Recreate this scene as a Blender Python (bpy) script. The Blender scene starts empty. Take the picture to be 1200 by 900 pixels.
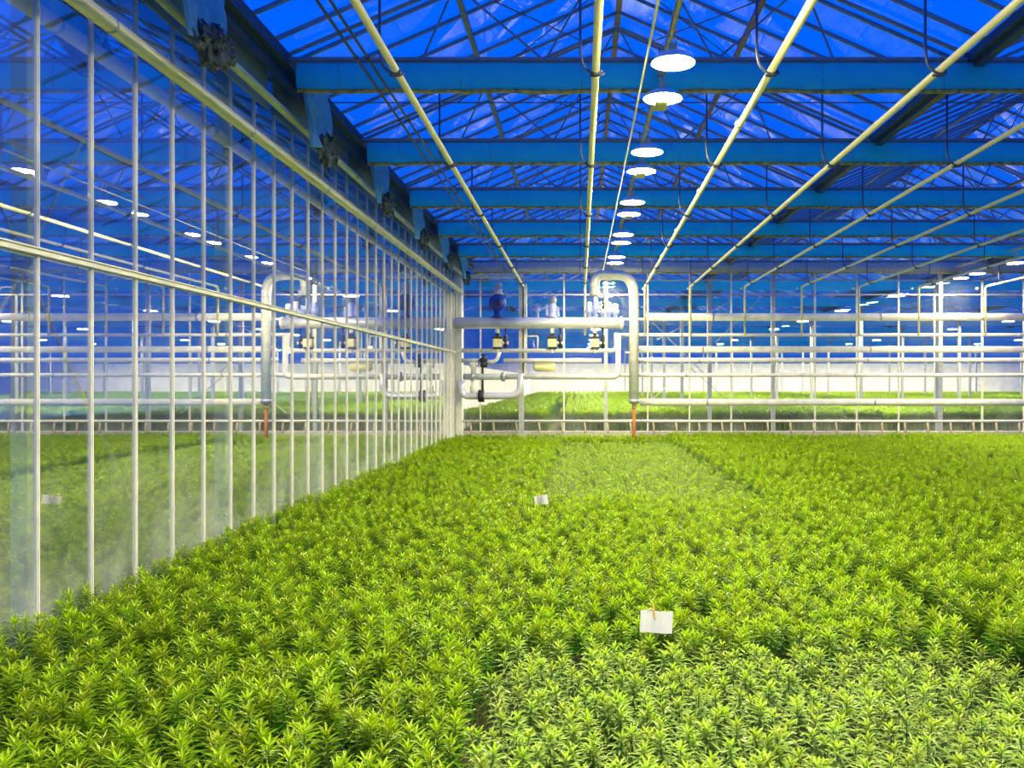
import bpy, math, random
from mathutils import Vector, Matrix, noise
random.seed(7)
PI = math.pi
# ------------------------------------------------------------------ camera
EYE = 2.65
FP = 1000.0                       # focal length in pixels of the 1200 x 900 frame
VX, VY = 680.0, 448.0             # where the lines along the house meet
sc = bpy.context.scene
C = sc.collection
cd = bpy.data.cameras.new('camera'); cam = bpy.data.objects.new('camera', cd); C.objects.link(cam)
cam.location = (0, 0, EYE); cam.rotation_euler = (PI/2, 0, 0)
cd.sensor_width = 36; cd.lens = 36*FP/1200; cd.shift_x = -(VX-600)/1200; cd.shift_y = (VY-450)/1200
cd.clip_start = 0.05; cd.clip_end = 600
sc.camera = cam
# ------------------------------------------------------------------ world: deep blue dusk sky with a few small clouds
SKY = (0.0, 0.125, 1.0); SKY_STRENGTH = 1.1
LAMP_STRENGTH = 440.0; LAMP_COL = (1.0, 0.86, 0.52)
EXPOSURE = 0.0
w = bpy.data.worlds.new('dusk_sky'); sc.world = w; w.use_nodes = True
nt = w.node_tree; nt.nodes.clear()
out = nt.nodes.new('ShaderNodeOutputWorld'); bg = nt.nodes.new('ShaderNodeBackground')
tc = nt.nodes.new('ShaderNodeTexCoord'); sep = nt.nodes.new('ShaderNodeSeparateXYZ')
ramp = nt.nodes.new('ShaderNodeValToRGB')
nz = nt.nodes.new('ShaderNodeTexNoise'); nz.inputs['Scale'].default_value = 5.0; nz.inputs['Detail'].default_value = 5
cr = nt.nodes.new('ShaderNodeValToRGB'); mx = nt.nodes.new('ShaderNodeMixRGB')
L = nt.links.new
L(tc.outputs['Generated'], sep.inputs[0]); L(sep.outputs['Z'], ramp.inputs[0])
L(tc.outputs['Generated'], nz.inputs['Vector']); L(nz.outputs['Fac'], cr.inputs[0])
e = ramp.color_ramp.elements
e[0].position = 0.0; e[0].color = (0.01, 0.10, 0.55, 1)
e[1].position = 0.35; e[1].color = (SKY[0], SKY[1], SKY[2], 1)
cr.color_ramp.elements[0].position = 0.66; cr.color_ramp.elements[0].color = (0, 0, 0, 1)
cr.color_ramp.elements[1].position = 0.76; cr.color_ramp.elements[1].color = (1, 1, 1, 1)
L(cr.outputs[0], mx.inputs[0]); L(ramp.outputs[0], mx.inputs[1]); mx.inputs[2].default_value = (0.45, 0.62, 1.0, 1)
L(mx.outputs[0], bg.inputs[0]); bg.inputs[1].default_value = SKY_STRENGTH; L(bg.outputs[0], out.inputs[0])
sc.view_settings.view_transform = 'Standard'; sc.view_settings.look = 'None'
sc.view_settings.gamma = 1.0; sc.view_settings.use_curve_mapping = False; sc.view_settings.exposure = EXPOSURE
sc.cycles.transparent_max_bounces = 32; sc.cycles.max_bounces = 10; sc.cycles.glossy_bounces = 5
sc.cycles.diffuse_bounces = 4

# ------------------------------------------------------------------ materials
def mat(name, col, rough=0.5, metal=0.0, col2=None, scale=6.0, bump=0.0, translucent=0.0, spec=0.5, detail=4):
    m = bpy.data.materials.new(name); m.use_nodes = True
    n = m.node_tree; b = n.nodes['Principled BSDF']; lk = n.links.new
    b.inputs['Roughness'].default_value = rough; b.inputs['Metallic'].default_value = metal
    b.inputs['Specular IOR Level'].default_value = spec
    c4 = (*col, 1)
    t = n.nodes.new('ShaderNodeTexCoord'); z = n.nodes.new('ShaderNodeTexNoise')
    z.inputs['Scale'].default_value = scale; z.inputs['Detail'].default_value = detail
    lk(t.outputs['Object'], z.inputs['Vector'])
    r = n.nodes.new('ShaderNodeValToRGB')
    r.color_ramp.elements[0].position = 0.35; r.color_ramp.elements[1].position = 0.65
    r.color_ramp.elements[0].color = c4
    c2 = col2 if col2 else tuple(0.82*x for x in col)
    r.color_ramp.elements[1].color = (*c2, 1)
    lk(z.outputs['Fac'], r.inputs[0]); lk(r.outputs[0], b.inputs['Base Color'])
    if bump:
        bp = n.nodes.new('ShaderNodeBump'); bp.inputs['Strength'].default_value = bump; bp.inputs['Distance'].default_value = 0.02
        lk(z.outputs['Fac'], bp.inputs['Height']); lk(bp.outputs[0], b.inputs['Normal'])
    if translucent:
        tr = n.nodes.new('ShaderNodeBsdfTranslucent'); lk(r.outputs[0], tr.inputs[0])
        mix = n.nodes.new('ShaderNodeMixShader'); mix.inputs[0].default_value = translucent
        o = n.nodes['Material Output']; lk(b.outputs[0], mix.inputs[1]); lk(tr.outputs[0], mix.inputs[2]); lk(mix.outputs[0], o.inputs[0])
    return m

def emit(name, col, s):
    m = bpy.data.materials.new(name); m.use_nodes = True; n = m.node_tree; n.nodes.clear()
    o = n.nodes.new('ShaderNodeOutputMaterial'); em = n.nodes.new('ShaderNodeEmission')
    em.inputs[0].default_value = (*col, 1); em.inputs[1].default_value = s; n.links.new(em.outputs[0], o.inputs[0]); return m

def glass(name, base, gain, tint=(1, 1, 1), film=0.0, film_low=0.0, refl=(1, 1, 1), filmcol=(0.75, 0.8, 0.72)):
    """thin pane: clear with a mirror share that grows at a grazing angle, and a film of condensation"""
    m = bpy.data.materials.new(name); m.use_nodes = True; n = m.node_tree; n.nodes.clear(); lk = n.links.new
    o = n.nodes.new('ShaderNodeOutputMaterial')
    t = n.nodes.new('ShaderNodeBsdfTransparent'); t.inputs[0].default_value = (*tint, 1)
    g = n.nodes.new('ShaderNodeBsdfGlossy'); g.inputs['Roughness'].default_value = 0.0; g.inputs[0].default_value = (*refl, 1)
    lw = n.nodes.new('ShaderNodeLayerWeight'); lw.inputs[0].default_value = 0.5
    pw = n.nodes.new('ShaderNodeMath'); pw.operation = 'POWER'; pw.inputs[1].default_value = 2.0
    lk(lw.outputs['Facing'], pw.inputs[0])
    ma = n.nodes.new('ShaderNodeMath'); ma.operation = 'MULTIPLY_ADD'; ma.inputs[1].default_value = gain; ma.inputs[2].default_value = base
    lk(pw.outputs[0], ma.inputs[0]); ma.use_clamp = True
    mix = n.nodes.new('ShaderNodeMixShader'); lk(ma.outputs[0], mix.inputs[0]); lk(t.outputs[0], mix.inputs[1]); lk(g.outputs[0], mix.inputs[2])
    last = mix
    if film or film_low:
        ge = n.nodes.new('ShaderNodeNewGeometry'); sp = n.nodes.new('ShaderNodeSeparateXYZ'); lk(ge.outputs['Position'], sp.inputs[0])
        nz = n.nodes.new('ShaderNodeTexNoise'); nz.inputs['Scale'].default_value = 1.1; nz.inputs['Detail'].default_value = 6
        lk(ge.outputs['Position'], nz.inputs['Vector'])
        mr = n.nodes.new('ShaderNodeMapRange'); mr.inputs[1].default_value = 2.0; mr.inputs[2].default_value = 0.5
        mr.inputs[3].default_value = film; mr.inputs[4].default_value = film + film_low
        lk(sp.outputs['Z'], mr.inputs[0])
        mr2 = n.nodes.new('ShaderNodeMapRange'); mr2.inputs[1].default_value = 0.35; mr2.inputs[2].default_value = 0.7
        mr2.inputs[3].default_value = 0.3; mr2.inputs[4].default_value = 1.4
        lk(nz.outputs['Fac'], mr2.inputs[0])
        mu = n.nodes.new('ShaderNodeMath'); mu.operation = 'MULTIPLY'; mu.use_clamp = True
        lk(mr.outputs[0], mu.inputs[0]); lk(mr2.outputs[0], mu.inputs[1])
        d = n.nodes.new('ShaderNodeBsdfDiffuse'); d.inputs[0].default_value = (*filmcol, 1)
        mf = n.nodes.new('ShaderNodeMixShader'); lk(mu.outputs[0], mf.inputs[0]); lk(last.outputs[0], mf.inputs[1]); lk(d.outputs[0], mf.inputs[2])
        last = mf
    lk(last.outputs[0], o.inputs[0]); return m

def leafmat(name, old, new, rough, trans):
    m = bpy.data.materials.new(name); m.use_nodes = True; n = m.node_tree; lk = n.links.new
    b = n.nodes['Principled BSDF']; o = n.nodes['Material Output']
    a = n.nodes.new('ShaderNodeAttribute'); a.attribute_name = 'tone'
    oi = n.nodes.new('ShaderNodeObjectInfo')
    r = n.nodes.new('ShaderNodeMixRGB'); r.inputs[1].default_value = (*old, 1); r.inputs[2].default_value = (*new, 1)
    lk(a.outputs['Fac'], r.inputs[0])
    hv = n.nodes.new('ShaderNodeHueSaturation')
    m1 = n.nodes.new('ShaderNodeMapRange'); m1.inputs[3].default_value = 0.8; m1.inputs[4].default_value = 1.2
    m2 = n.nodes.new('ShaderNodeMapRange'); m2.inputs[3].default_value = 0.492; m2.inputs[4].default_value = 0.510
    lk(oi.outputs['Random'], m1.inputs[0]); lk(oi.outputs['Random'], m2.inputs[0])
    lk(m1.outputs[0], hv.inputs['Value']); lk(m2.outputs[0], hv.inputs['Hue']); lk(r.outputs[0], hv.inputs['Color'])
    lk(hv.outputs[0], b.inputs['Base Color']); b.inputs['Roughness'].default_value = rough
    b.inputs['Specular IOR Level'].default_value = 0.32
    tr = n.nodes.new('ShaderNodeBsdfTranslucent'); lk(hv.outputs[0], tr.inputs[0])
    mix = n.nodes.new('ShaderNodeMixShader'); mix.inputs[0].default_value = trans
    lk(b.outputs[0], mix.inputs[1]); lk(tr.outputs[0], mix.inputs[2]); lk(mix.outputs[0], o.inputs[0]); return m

M = dict(
    soil=mat('damp_soil', (0.035, 0.03, 0.015), 0.9, col2=(0.06, 0.05, 0.02), scale=3, bump=0.5),
    concrete=mat('concrete', (0.62, 0.6, 0.5), 0.8, scale=5, bump=0.3),
    alu=mat('cream_aluminium', (0.86, 0.85, 0.68), 0.45, 0.0, scale=4),
    steel=mat('galvanised_steel', (0.52, 0.55, 0.53), 0.45, 0.5, scale=9),
    darksteel=mat('roof_steel', (0.20, 0.27, 0.36), 0.5, 0.3, scale=5),
    brownsteel=mat('brown_roof_steel', (0.30, 0.22, 0.2), 0.6, 0.1, scale=5),
    gutter=mat('dark_gutter_metal', (0.05, 0.08, 0.14), 0.5, 0.2, scale=3),
    pipe=mat('cream_pipe_paint', (0.85, 0.83, 0.42), 0.3, 0.0, col2=(0.75, 0.73, 0.36), scale=2.5),
    white=mat('white_pipe_paint', (0.86, 0.86, 0.74), 0.3, 0.0, scale=4),
    jacket=mat('bright_metal_jacket', (0.85, 0.86, 0.86), 0.25, 0.35, scale=2),
    dark=mat('dark_iron', (0.03, 0.035, 0.04), 0.5, 0.3),
    hook=mat('hook_steel', (0.10, 0.13, 0.2), 0.5, 0.4),
    fabric=mat('screen_cloth', (0.05, 0.74, 1.0), 0.8, col2=(0.04, 0.69, 0.98), scale=3, bump=0.1, translucent=0.6),
    bundle=mat('folded_screen_edge', (0.55, 0.48, 0.14), 0.8, col2=(0.22, 0.2, 0.07), scale=12, bump=0.6),  # yellow glow from lamps and plants below is put into this cloth colour
    cloth=mat('hanging_cloth', (0.22, 0.62, 0.80), 0.85, col2=(0.15, 0.52, 0.7), scale=8, bump=0.4, translucent=0.3),
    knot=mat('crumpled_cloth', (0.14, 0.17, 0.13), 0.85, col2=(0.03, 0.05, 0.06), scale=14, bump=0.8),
    strip=mat('wall_panel_grey', (0.26, 0.32, 0.27), 0.6, col2=(0.2, 0.26, 0.24), scale=2),
    blue=mat('blue_pump_paint', (0.01, 0.04, 0.42), 0.35, scale=6),
    lblue=mat('pale_blue_enamel', (0.42, 0.5, 0.95), 0.35, scale=6),
    yellowbox=mat('cream_actuator_plastic', (0.85, 0.8, 0.38), 0.4),
    rust=mat('rusty_pipe', (0.55, 0.2, 0.03), 0.8, col2=(0.3, 0.1, 0.02), scale=30, bump=0.4),
    rustlight=mat('weathered_stub', (0.6, 0.42, 0.25), 0.7, col2=(0.75, 0.68, 0.5), scale=20),
    grey=mat('grey_plastic', (0.5, 0.55, 0.55), 0.5),
    card=mat('white_card', (0.9, 0.9, 0.84), 0.6, col2=(0.86, 0.86, 0.8)),
    wood=mat('orange_label_stick', (0.75, 0.42, 0.08), 0.6),
    endwall=mat('white_end_wall', (0.85, 0.85, 0.78), 0.7, scale=1),
    housing=mat('lamp_housing', (0.62, 0.58, 0.3), 0.5, 0.2),
    stem=mat('green_stem', (0.12, 0.2, 0.03), 0.6),
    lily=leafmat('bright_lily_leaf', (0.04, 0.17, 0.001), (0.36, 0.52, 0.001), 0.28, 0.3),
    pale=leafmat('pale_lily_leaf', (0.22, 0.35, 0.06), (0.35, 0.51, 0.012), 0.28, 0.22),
    hall=emit('hall_lamp_light', LAMP_COL, 1150.0),
    lens=emit('sodium_lamp_light', LAMP_COL, LAMP_STRENGTH),
    wallglass=glass('side_wall_glass', 0.28, 0.55, tint=(0.85, 0.9, 0.9), film=0.02, film_low=0.2),
    farglass=glass('far_wall_glass', 0.03, 0.25, tint=(0.93, 0.95, 0.95), film=0.012, film_low=0.10),
    roofglass=glass('roof_glass', 0.01, 0.12, tint=(0.97, 0.98, 1.0)),
)

# ------------------------------------------------------------------ mesh helpers
class MB:
    def __init__(s): s.v = []; s.f = []; s.tone = []
    def _add(s, vs, fs):
        o = len(s.v); s.v += [tuple(p) for p in vs]; s.f += [tuple(i+o for i in f) for f in fs]; return s
    def box(s, a, b):
        (x0, y0, z0), (x1, y1, z1) = a, b
        return s._add([(x0,y0,z0),(x1,y0,z0),(x1,y1,z0),(x0,y1,z0),(x0,y0,z1),(x1,y0,z1),(x1,y1,z1),(x0,y1,z1)],
                      [(0,3,2,1),(4,5,6,7),(0,1,5,4),(1,2,6,5),(2,3,7,6),(3,0,4,7)])
    def bar(s, p, q, w_, h_, up=(0, 0, 1)):
        p = Vector(p); q = Vector(q); d = (q-p).normalized(); u = Vector(up)
        if abs(d.dot(u)) > 0.99: u = Vector((0, 1, 0))
        a = d.cross(u).normalized()*w_/2; b = a.cross(d).normalized()*h_/2
        vs = [p-a-b, p+a-b, p+a+b, p-a+b, q-a-b, q+a-b, q+a+b, q-a+b]
        return s._add(vs, [(0,1,2,3),(7,6,5,4),(0,4,5,1),(1,5,6,2),(2,6,7,3),(3,7,4,0)])
    def tube(s, pts, r, seg=8, cap=True):
        pts = [Vector(p) for p in pts]; n = len(pts)
        rr = r if isinstance(r, (list, tuple)) else [r]*n
        d0 = (pts[1]-pts[0]).normalized(); ref = Vector((0, 0, 1)) if abs(d0.z) < 0.9 else Vector((1, 0, 0))
        vs = []; a = d0.cross(ref).normalized()
        for i, p in enumerate(pts):
            if i == 0: d = d0
            elif i == n-1: d = (pts[-1]-pts[-2]).normalized()
            else: d = ((pts[i+1]-p).normalized()+(p-pts[i-1]).normalized()).normalized()
            a = (a-d*a.dot(d)).normalized(); b = d.cross(a)
            for k in range(seg):
                t = 2*PI*k/seg; vs.append(p+a*math.cos(t)*rr[i]+b*math.sin(t)*rr[i])
        fs = []
        for i in range(n-1):
            for k in range(seg):
                k2 = (k+1) % seg; fs.append((i*seg+k, i*seg+k2, (i+1)*seg+k2, (i+1)*seg+k))
        if cap:
            fs.append(tuple(reversed(range(seg)))); fs.append(tuple((n-1)*seg+k for k in range(seg)))
        return s._add(vs, fs)
    def lathe(s, c, prof, seg=16, axis='z'):
        vs = []; fs = []
        for (r, h) in prof:
            for k in range(seg):
                t = 2*PI*k/seg; x, y = r*math.cos(t), r*math.sin(t)
                vs.append({'z': (c[0]+x, c[1]+y, c[2]+h), 'y': (c[0]+x, c[1]+h, c[2]+y), 'x': (c[0]+h, c[1]+x, c[2]+y)}[axis])
        for i in range(len(prof)-1):
            for k in range(seg):
                k2 = (k+1) % seg; fs.append((i*seg+k, i*seg+k2, (i+1)*seg+k2, (i+1)*seg+k))
        return s._add(vs, fs)
    def mesh(s, name, m, smooth=False):
        me = bpy.data.meshes.new(name); me.from_pydata(s.v, [], s.f)
        if s.tone:
            at = me.attributes.new('tone', 'FLOAT', 'POINT'); at.data.foreach_set('value', s.tone)
        me.materials.append(m)
        if smooth:
            me.polygons.foreach_set('use_smooth', [True]*len(me.polygons))
        me.update(); return me
    def build(s, name, m, parent=None, smooth=False, loc=None):
        return link(name, s.mesh(name, m, smooth), parent, loc)

def link(name, me, parent=None, loc=None, rot=None):
    o = bpy.data.objects.new(name, me); C.objects.link(o)
    if parent: o.parent = parent
    if loc is not None: o.location = loc
    if rot is not None: o.rotation_euler = rot
    return o
def thing(name, loc, label=None, cat=None, group=None, kind=None, rot=None):
    o = bpy.data.objects.new(name, None); C.objects.link(o); o.location = loc; o.empty_display_size = 0.1
    if rot: o.rotation_euler = rot
    return tag(o, label, cat, group, kind)
def tag(o, label=None, cat=None, group=None, kind=None):
    if label: o['label'] = label
    if cat: o['category'] = cat
    if group: o['group'] = group
    if kind: o['kind'] = kind
    return o
def kids(o): return [c for c in o.children]
def dup(src, loc, rot=None, label=None, group=None, scale=None):
    r = src.copy(); C.objects.link(r); r.location = loc
    if rot: r.rotation_euler = rot
    if scale: r.scale = scale
    if label: r['label'] = label
    if group: r['group'] = group
    for ch in kids(src):
        c = ch.copy(); C.objects.link(c); c.parent = r
        for g in kids(ch):
            d = g.copy(); C.objects.link(d); d.parent = c
    return r
def at(px, py, d): return Vector(((px-VX)*d/FP, d, EYE+(VY-py)*d/FP))   # point at distance d down the house
def bend(pts, r=0.12, n=5):
    """polyline with its corners rounded"""
    pts = [Vector(p) for p in pts]; res = [pts[0]]
    for i in range(1, len(pts)-1):
        a, b, c = pts[i-1], pts[i], pts[i+1]
        u = (a-b); v = (c-b); rr = min(r, u.length*0.49, v.length*0.49); u = u.normalized()*rr; v = v.normalized()*rr
        for k in range(n+1):
            t = k/n; res.append((b+u)*(1-t)**2+b*2*t*(1-t)+(b+v)*t*t)
    res.append(pts[-1]); return res
ORD = ['nearest', 'second', 'third', 'fourth', 'fifth', 'sixth', 'seventh', 'eighth', 'ninth', 'tenth', 'eleventh', 'twelfth', 'thirteenth', 'fourteenth', 'fifteenth', 'sixteenth', 'seventeenth', 'eighteenth']

# ------------------------------------------------------------------ the house: main sizes
XW = -4.55            # side glass wall
YF = 32.4             # far glass wall
XL, RZ, XR = -4.25, 0.7, 5.6   # gutter, ridge, gutter of the roof overhead
SPAN = XR-XL
ZG = EYE+4.62         # gutter height
PITCH = math.tan(math.radians(23.5))
ZR = ZG+(RZ-XL)*PITCH
Y0 = -6.0
# ------------------------------------------------------------------ floor
fl = MB().box((-40, Y0, -0.2), (90, 150, 0)).build('floor', M['soil']); tag(fl, kind='structure')
aisle = MB().box((-40, YF+0.15, 0), (90, 36.6, 0.03)).build('trim_1', M['concrete']); tag(aisle, kind='structure')

# ------------------------------------------------------------------ side wall (left): panes, mullions, rails, posts
wl = thing('wall_left', (XW, 0, 0), kind='structure')
ZMID = EYE+1.09; ZTOP = EYE+4.45
pane_lo = MB().box((-0.004, -0.375, 0.3), (0.004, 0.375, ZMID-0.03)).mesh('pane', M['wallglass'])
pane_hi = MB().box((-0.004, -0.375, ZMID+0.03), (0.004, 0.375, ZTOP)).mesh('pane', M['wallglass'])
mull = MB().box((-0.02, -0.014, 0.1), (0.016, 0.014, ZTOP)).box((0.016, -0.005, 0.1), (0.026, 0.005, ZTOP)).mesh('mullion', M['alu'])
y = 7.14-0.79*14
mull_y = []
while y < YF-0.3:
    mull_y.append(y); y += 0.79
for y in mull_y:
    link('mullion', mull, wl, (0, y, 0))
    link('pane', pane_lo, wl, (0, y+0.395, 0)); link('pane', pane_hi, wl, (0, y+0.395, 0))
MB().box((-0.02, Y0, ZMID-0.03), (0.06, YF, ZMID+0.028)).box((0.06, Y0, ZMID+0.016), (0.08, YF, ZMID+0.028)).build('middle_rail', M['alu'], wl)
MB().box((-0.06, Y0, 0), (0.06, YF, 0.3)).build('base_kerb', M['concrete'], wl)
MB().box((-0.05, Y0, ZTOP), (0.05, YF, ZTOP+0.12)).build('top_rail', M['steel'], wl)
post_me = MB().box((-0.24, -0.075, 0), (-0.10, 0.075, ZTOP)).mesh('post', M['endwall'])
post_yy = [7.25+4*k for k in range(-3, 7)]
for y in post_yy: link('post', post_me, wl, (0, y, 0))
for (y, a) in ((7.25, 1), (7.25, -1), (19.25, 1)):
    MB().tube([(-0.17, y, ZMID+(-0.1)), (-0.17, y+a*2.1, 0.9)], 0.02, 6).build('brace', M['steel'], wl)
    MB().tube([(-0.17, y, ZMID-0.1), (-0.17, y+a*1.1, ZMID+1.6)], 0.016, 6).build('brace', M['steel'], wl)
# end of the side wall by the far corner: closed bright panels
for k, y in enumerate((29.6, 30.2, 30.8, 31.4)):
    MB().box((0.01, y-0.04, 0.2), (0.09, y+0.04, ZMID+2.1)).build('corner_strip', M['alu'], wl)
MB().box((0.0, 31.45, 0.1), (0.12, YF, ZTOP)).build('corner_panel', M['alu'], wl)
# panels under the gutter, above the second pipe
for k in range(-1, 6):
    y0 = 12.2+4*(k-1)+0.12; y1 = y0+3.76
    pz = MB().box((-0.02, y0, ZTOP-0.58), (0.0, y1, ZTOP-0.03)); pz.box((0.0, y0, ZTOP-0.6), (0.03, y1, ZTOP-0.565))
    pz.build('upper_panel', M['strip'], wl, loc=(0.12, 0, 0))

# ------------------------------------------------------------------ ceiling: three gables of glass
pane_w = 0.78; NB = int((YF-4.0)/0.8)
def gable(name, x0, y0, y1, step, panes=True, drop=0.0):
    """glass roof between gutters x0 and x0+SPAN, ridge along the house"""
    root = thing(name, (x0, 0, ZG-drop), kind='structure')
    half = (RZ-XL); zr = half*PITCH
    n = int(round((y1-y0)/step))
    for side in (0, 1):
        a = Vector((0, 0, 0)) if side == 0 else Vector((SPAN, 0, 0)); b = Vector((half, 0, zr))
        up = (0, 0, 1)
        pm = MB().bar(a+Vector((0, 0, .03)), b+Vector((0, 0, .03)), step-0.045, 0.006).mesh('pane', M['roofglass'])
        bm_ = MB().bar(a, b, 0.045, 0.05).mesh('glazing_bar', M['darksteel'])
        if panes:
            for k in range(n):
                link('pane', pm, root, (0, y0+(k+.5)*step, 0)); link('glazing_bar', bm_, root, (0, y0+k*step, 0))
        else:
            gm = MB(); bb = MB()
            gm.bar(a+Vector((0, (y0+y1)/2, .03)), b+Vector((0, (y0+y1)/2, .03)), y1-y0, 0.006)
            for k in range(n+1): bb.bar(a+Vector((0, y0+k*step, 0)), b+Vector((0, y0+k*step, 0)), 0.06, 0.06)
            tag(gm.build('roof_glazing', M['roofglass'], root), kind='stuff'); tag(bb.build('glazing_bars', M['darksteel'], root), kind='stuff')
    MB().box((half-.05, y0, zr-.02), (half+.05, y1, zr+.1)).build('ridge_bar', M['brownsteel'], root)
    MB().box((SPAN-.14, y0, -0.10), (SPAN+.14, y1, 0.03)).box((SPAN-.06, y0, -.18), (SPAN+.06, y1, -.10)).build('gutter', M['gutter'], root)
    for fx in (0.5, 1.42):
        x = half*fx if fx < 1 else half+(SPAN-half)*(fx-1)
        z = x*PITCH if x < half else (SPAN-x)*PITCH
        MB().box((x-.04, y0, z-.12), (x+.04, y1, z-.045)).build('purlin', M['brownsteel' if fx > 1 else 'darksteel'], root)
    return root
roofs = [gable('ceiling', XL, -2.0, YF, 0.8), gable('ceiling', XR, 6.0, YF, 0.8), gable('ceiling', XR+SPAN, 14.0, YF, 0.8)]
MB().box((-.14, -2.0, -0.14), (.14, YF, 0.03)).box((-.06, -2, -.3), (.02, YF, -.14)).build('gutter', M['gutter'], roofs[0])
gable('ceiling', XL-SPAN, -2.0, YF, 1.6, False)
for k in range(-1, 4): gable('ceiling', XL+k*SPAN, YF, 110, 2.0, False)

# ------------------------------------------------------------------ trusses: a beam wrapped in folded screen cloth every 4 m
BD = [12.1+4*k for k in range(0, 6)]
XB1 = XR+2*SPAN
def wavy(x, s): return 0.018*noise.noise(Vector((x*1.3, s*7.1, 0)))+0.012*noise.noise(Vector((x*4.1, s*3.3, 5)))
for i, d in enumerate(BD):
    last = i == len(BD)-1
    t = thing('screen_beam', (0, d, EYE+4.55),
              ('grey roof beam above the far glass wall, farthest of the cross beams' if last else
               '%s cross beam from the camera, wrapped in folded blue screen cloth' % ORD[i]).replace('nearest cross beam from the camera', 'nearest of the cross beams'),
              'beam', 'cloth wrapped cross beams')
    MB().box((XL, -.06, -.05), (XB1, .06, .03)).box((XL, -.09, -.015), (XB1, -.06, 0.03)).build('top_chord', M['darksteel'], t)
    # cloth panel: gently billowed sheet with depth
    nx = 110; x0 = XL+.25; dx = (XB1-x0)/nx; mb = MB(); hh = 0.36
    rows = 5; vs = []; fs = []
    for side in (0, 1):
        for r in range(rows):
            for k in range(nx+1):
                x = x0+k*dx; zz = -.05-hh*r/(rows-1)+(wavy(x, i) if r == rows-1 else 0)
                seam = 0.012*math.cos(2*PI*x/1.7)
                yy = -.07-0.035*math.sin(PI*r/(rows-1))-seam*math.sin(PI*r/(rows-1))+wavy(x+r, i+9)*.6
                vs.append((x, yy if side == 0 else yy+.10+.06*math.sin(PI*r/(rows-1)), zz))
    for side in (0, 1):
        o = side*rows*(nx+1)
        for r in range(rows-1):
            for k in range(nx):
                q = (o+r*(nx+1)+k, o+r*(nx+1)+k+1, o+(r+1)*(nx+1)+k+1, o+(r+1)*(nx+1)+k)
                fs.append(q if side else tuple(reversed(q)))
    mb._add(vs, fs); mb.build('screen_cloth', M['steel' if last else 'fabric'], t, True)
    sm = MB()
    x = x0+.6
    while x < XB1:
        sm.bar((x, -.118, -.06), (x+0.02, -.10, -.05-hh+.02), .008, .006); x += 1.7
    tag(sm.build('cloth_seams', M['darksteel'], t), kind='stuff')
    pts = [(x0+k*dx, -.03+wavy(x0+k*dx, i+3), -.05-hh-.02+wavy(x0+k*dx, i)*1.3) for k in range(nx+1)]
    MB().tube(pts, [0.035+.016*noise.noise(Vector((p[0]*3, i, 2))) for p in pts], 7).build('folded_edge', M['bundle'], t, True)
    # tie rods and struts up to the ridge of every gable
    for g in range(3):
        xx = XL+g*SPAN; half = RZ-XL; zr = half*PITCH+.02
        for (a, b, r) in (((xx+2.0, 0, 0), (xx+half*.5, 0, zr*.5), .016), ((xx+half*.5, 0, zr*.5), (xx+half-1.2, 0, 0), .016),
                          ((xx+half-1.2, 0, 0), (xx+half, 0, zr), .016), ((xx+half, 0, zr), (xx+half+1.2, 0, 0), .016),
                          ((xx+half+1.2, 0, 0), (xx+half*1.5, 0, zr*.5), .016), ((xx+half*1.5, 0, zr*.5), (xx+SPAN-2, 0, 0), .016),
                          ((xx, 0, .05), (xx+half, 0, zr-.02), .03), ((xx+half, 0, zr-.02), (xx+SPAN, 0, .05), .03)):
            MB().tube([a, b], r, 6).build('strut', M['darksteel'], t)
# thin tie wires across, midway between beams, and their diagonals
tie_n = 0
for i in range(5):
    d = BD[i]+2.0
    t = thing('tie_wire', (0, d, EYE+4.62), 'thin dark tie wire crossing the roof %s' % ('beyond the %s cloth wrapped beam' % ORD[i]), 'wire', 'tie wires across the roof')
    MB().tube([(XL, 0, 0), (XB1, 0, 0)], .012, 5).build('cross_wire', M['hook'], t)
    for g in range(3):
        xx = XL+g*SPAN; half = RZ-XL; zr = half*PITCH-.02
        for s in (-1, 1):
            MB().tube([(xx+half+s*.02, 0, zr), (xx+half+s*half*.55, 0, 0)], .010, 5).build('diagonal', M['hook'], t)
            MB().tube([(xx+half+s*half*.5, -2, zr*.5-.03), (xx+half+s*half*.12, 2, zr*.85-.03)], .012, 5).build('diagonal', M['hook'], t)

# ------------------------------------------------------------------ pipes along the side wall
def long_pipe(name, X, H, r, y0, y1, label, joints, m, jm, cat='pipe', group=None, jr=1.12):
    t = thing(name, (X, 0, EYE+H), label, cat, group)
    MB().tube([(0, y0, 0), (0, y1, 0)], r, 16).build('tube', m, t, True)
    for j in joints:
        MB().tube([(0, j-.02, 0), (0, j+.02, 0)], r*jr, 16).build('joint_ring', jm, t, True)
    return t
long_pipe('wall_pipe', -4.3, 3.27, .075, -2, 31.0, 'thick cream pipe running along the top of the left glass wall, lower of two',
          [11.1-3.3*k for k in range(-6, 2)], M['pipe'], M['steel'], jr=1.05)
long_pipe('wall_pipe', -4.22, 3.86, .055, -2, 31.0, 'thinner cream pipe passing behind the hanging cloths, upper of two on the left',
          [10.0+6*k for k in range(4)], M['pipe'], M['steel'])
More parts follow.
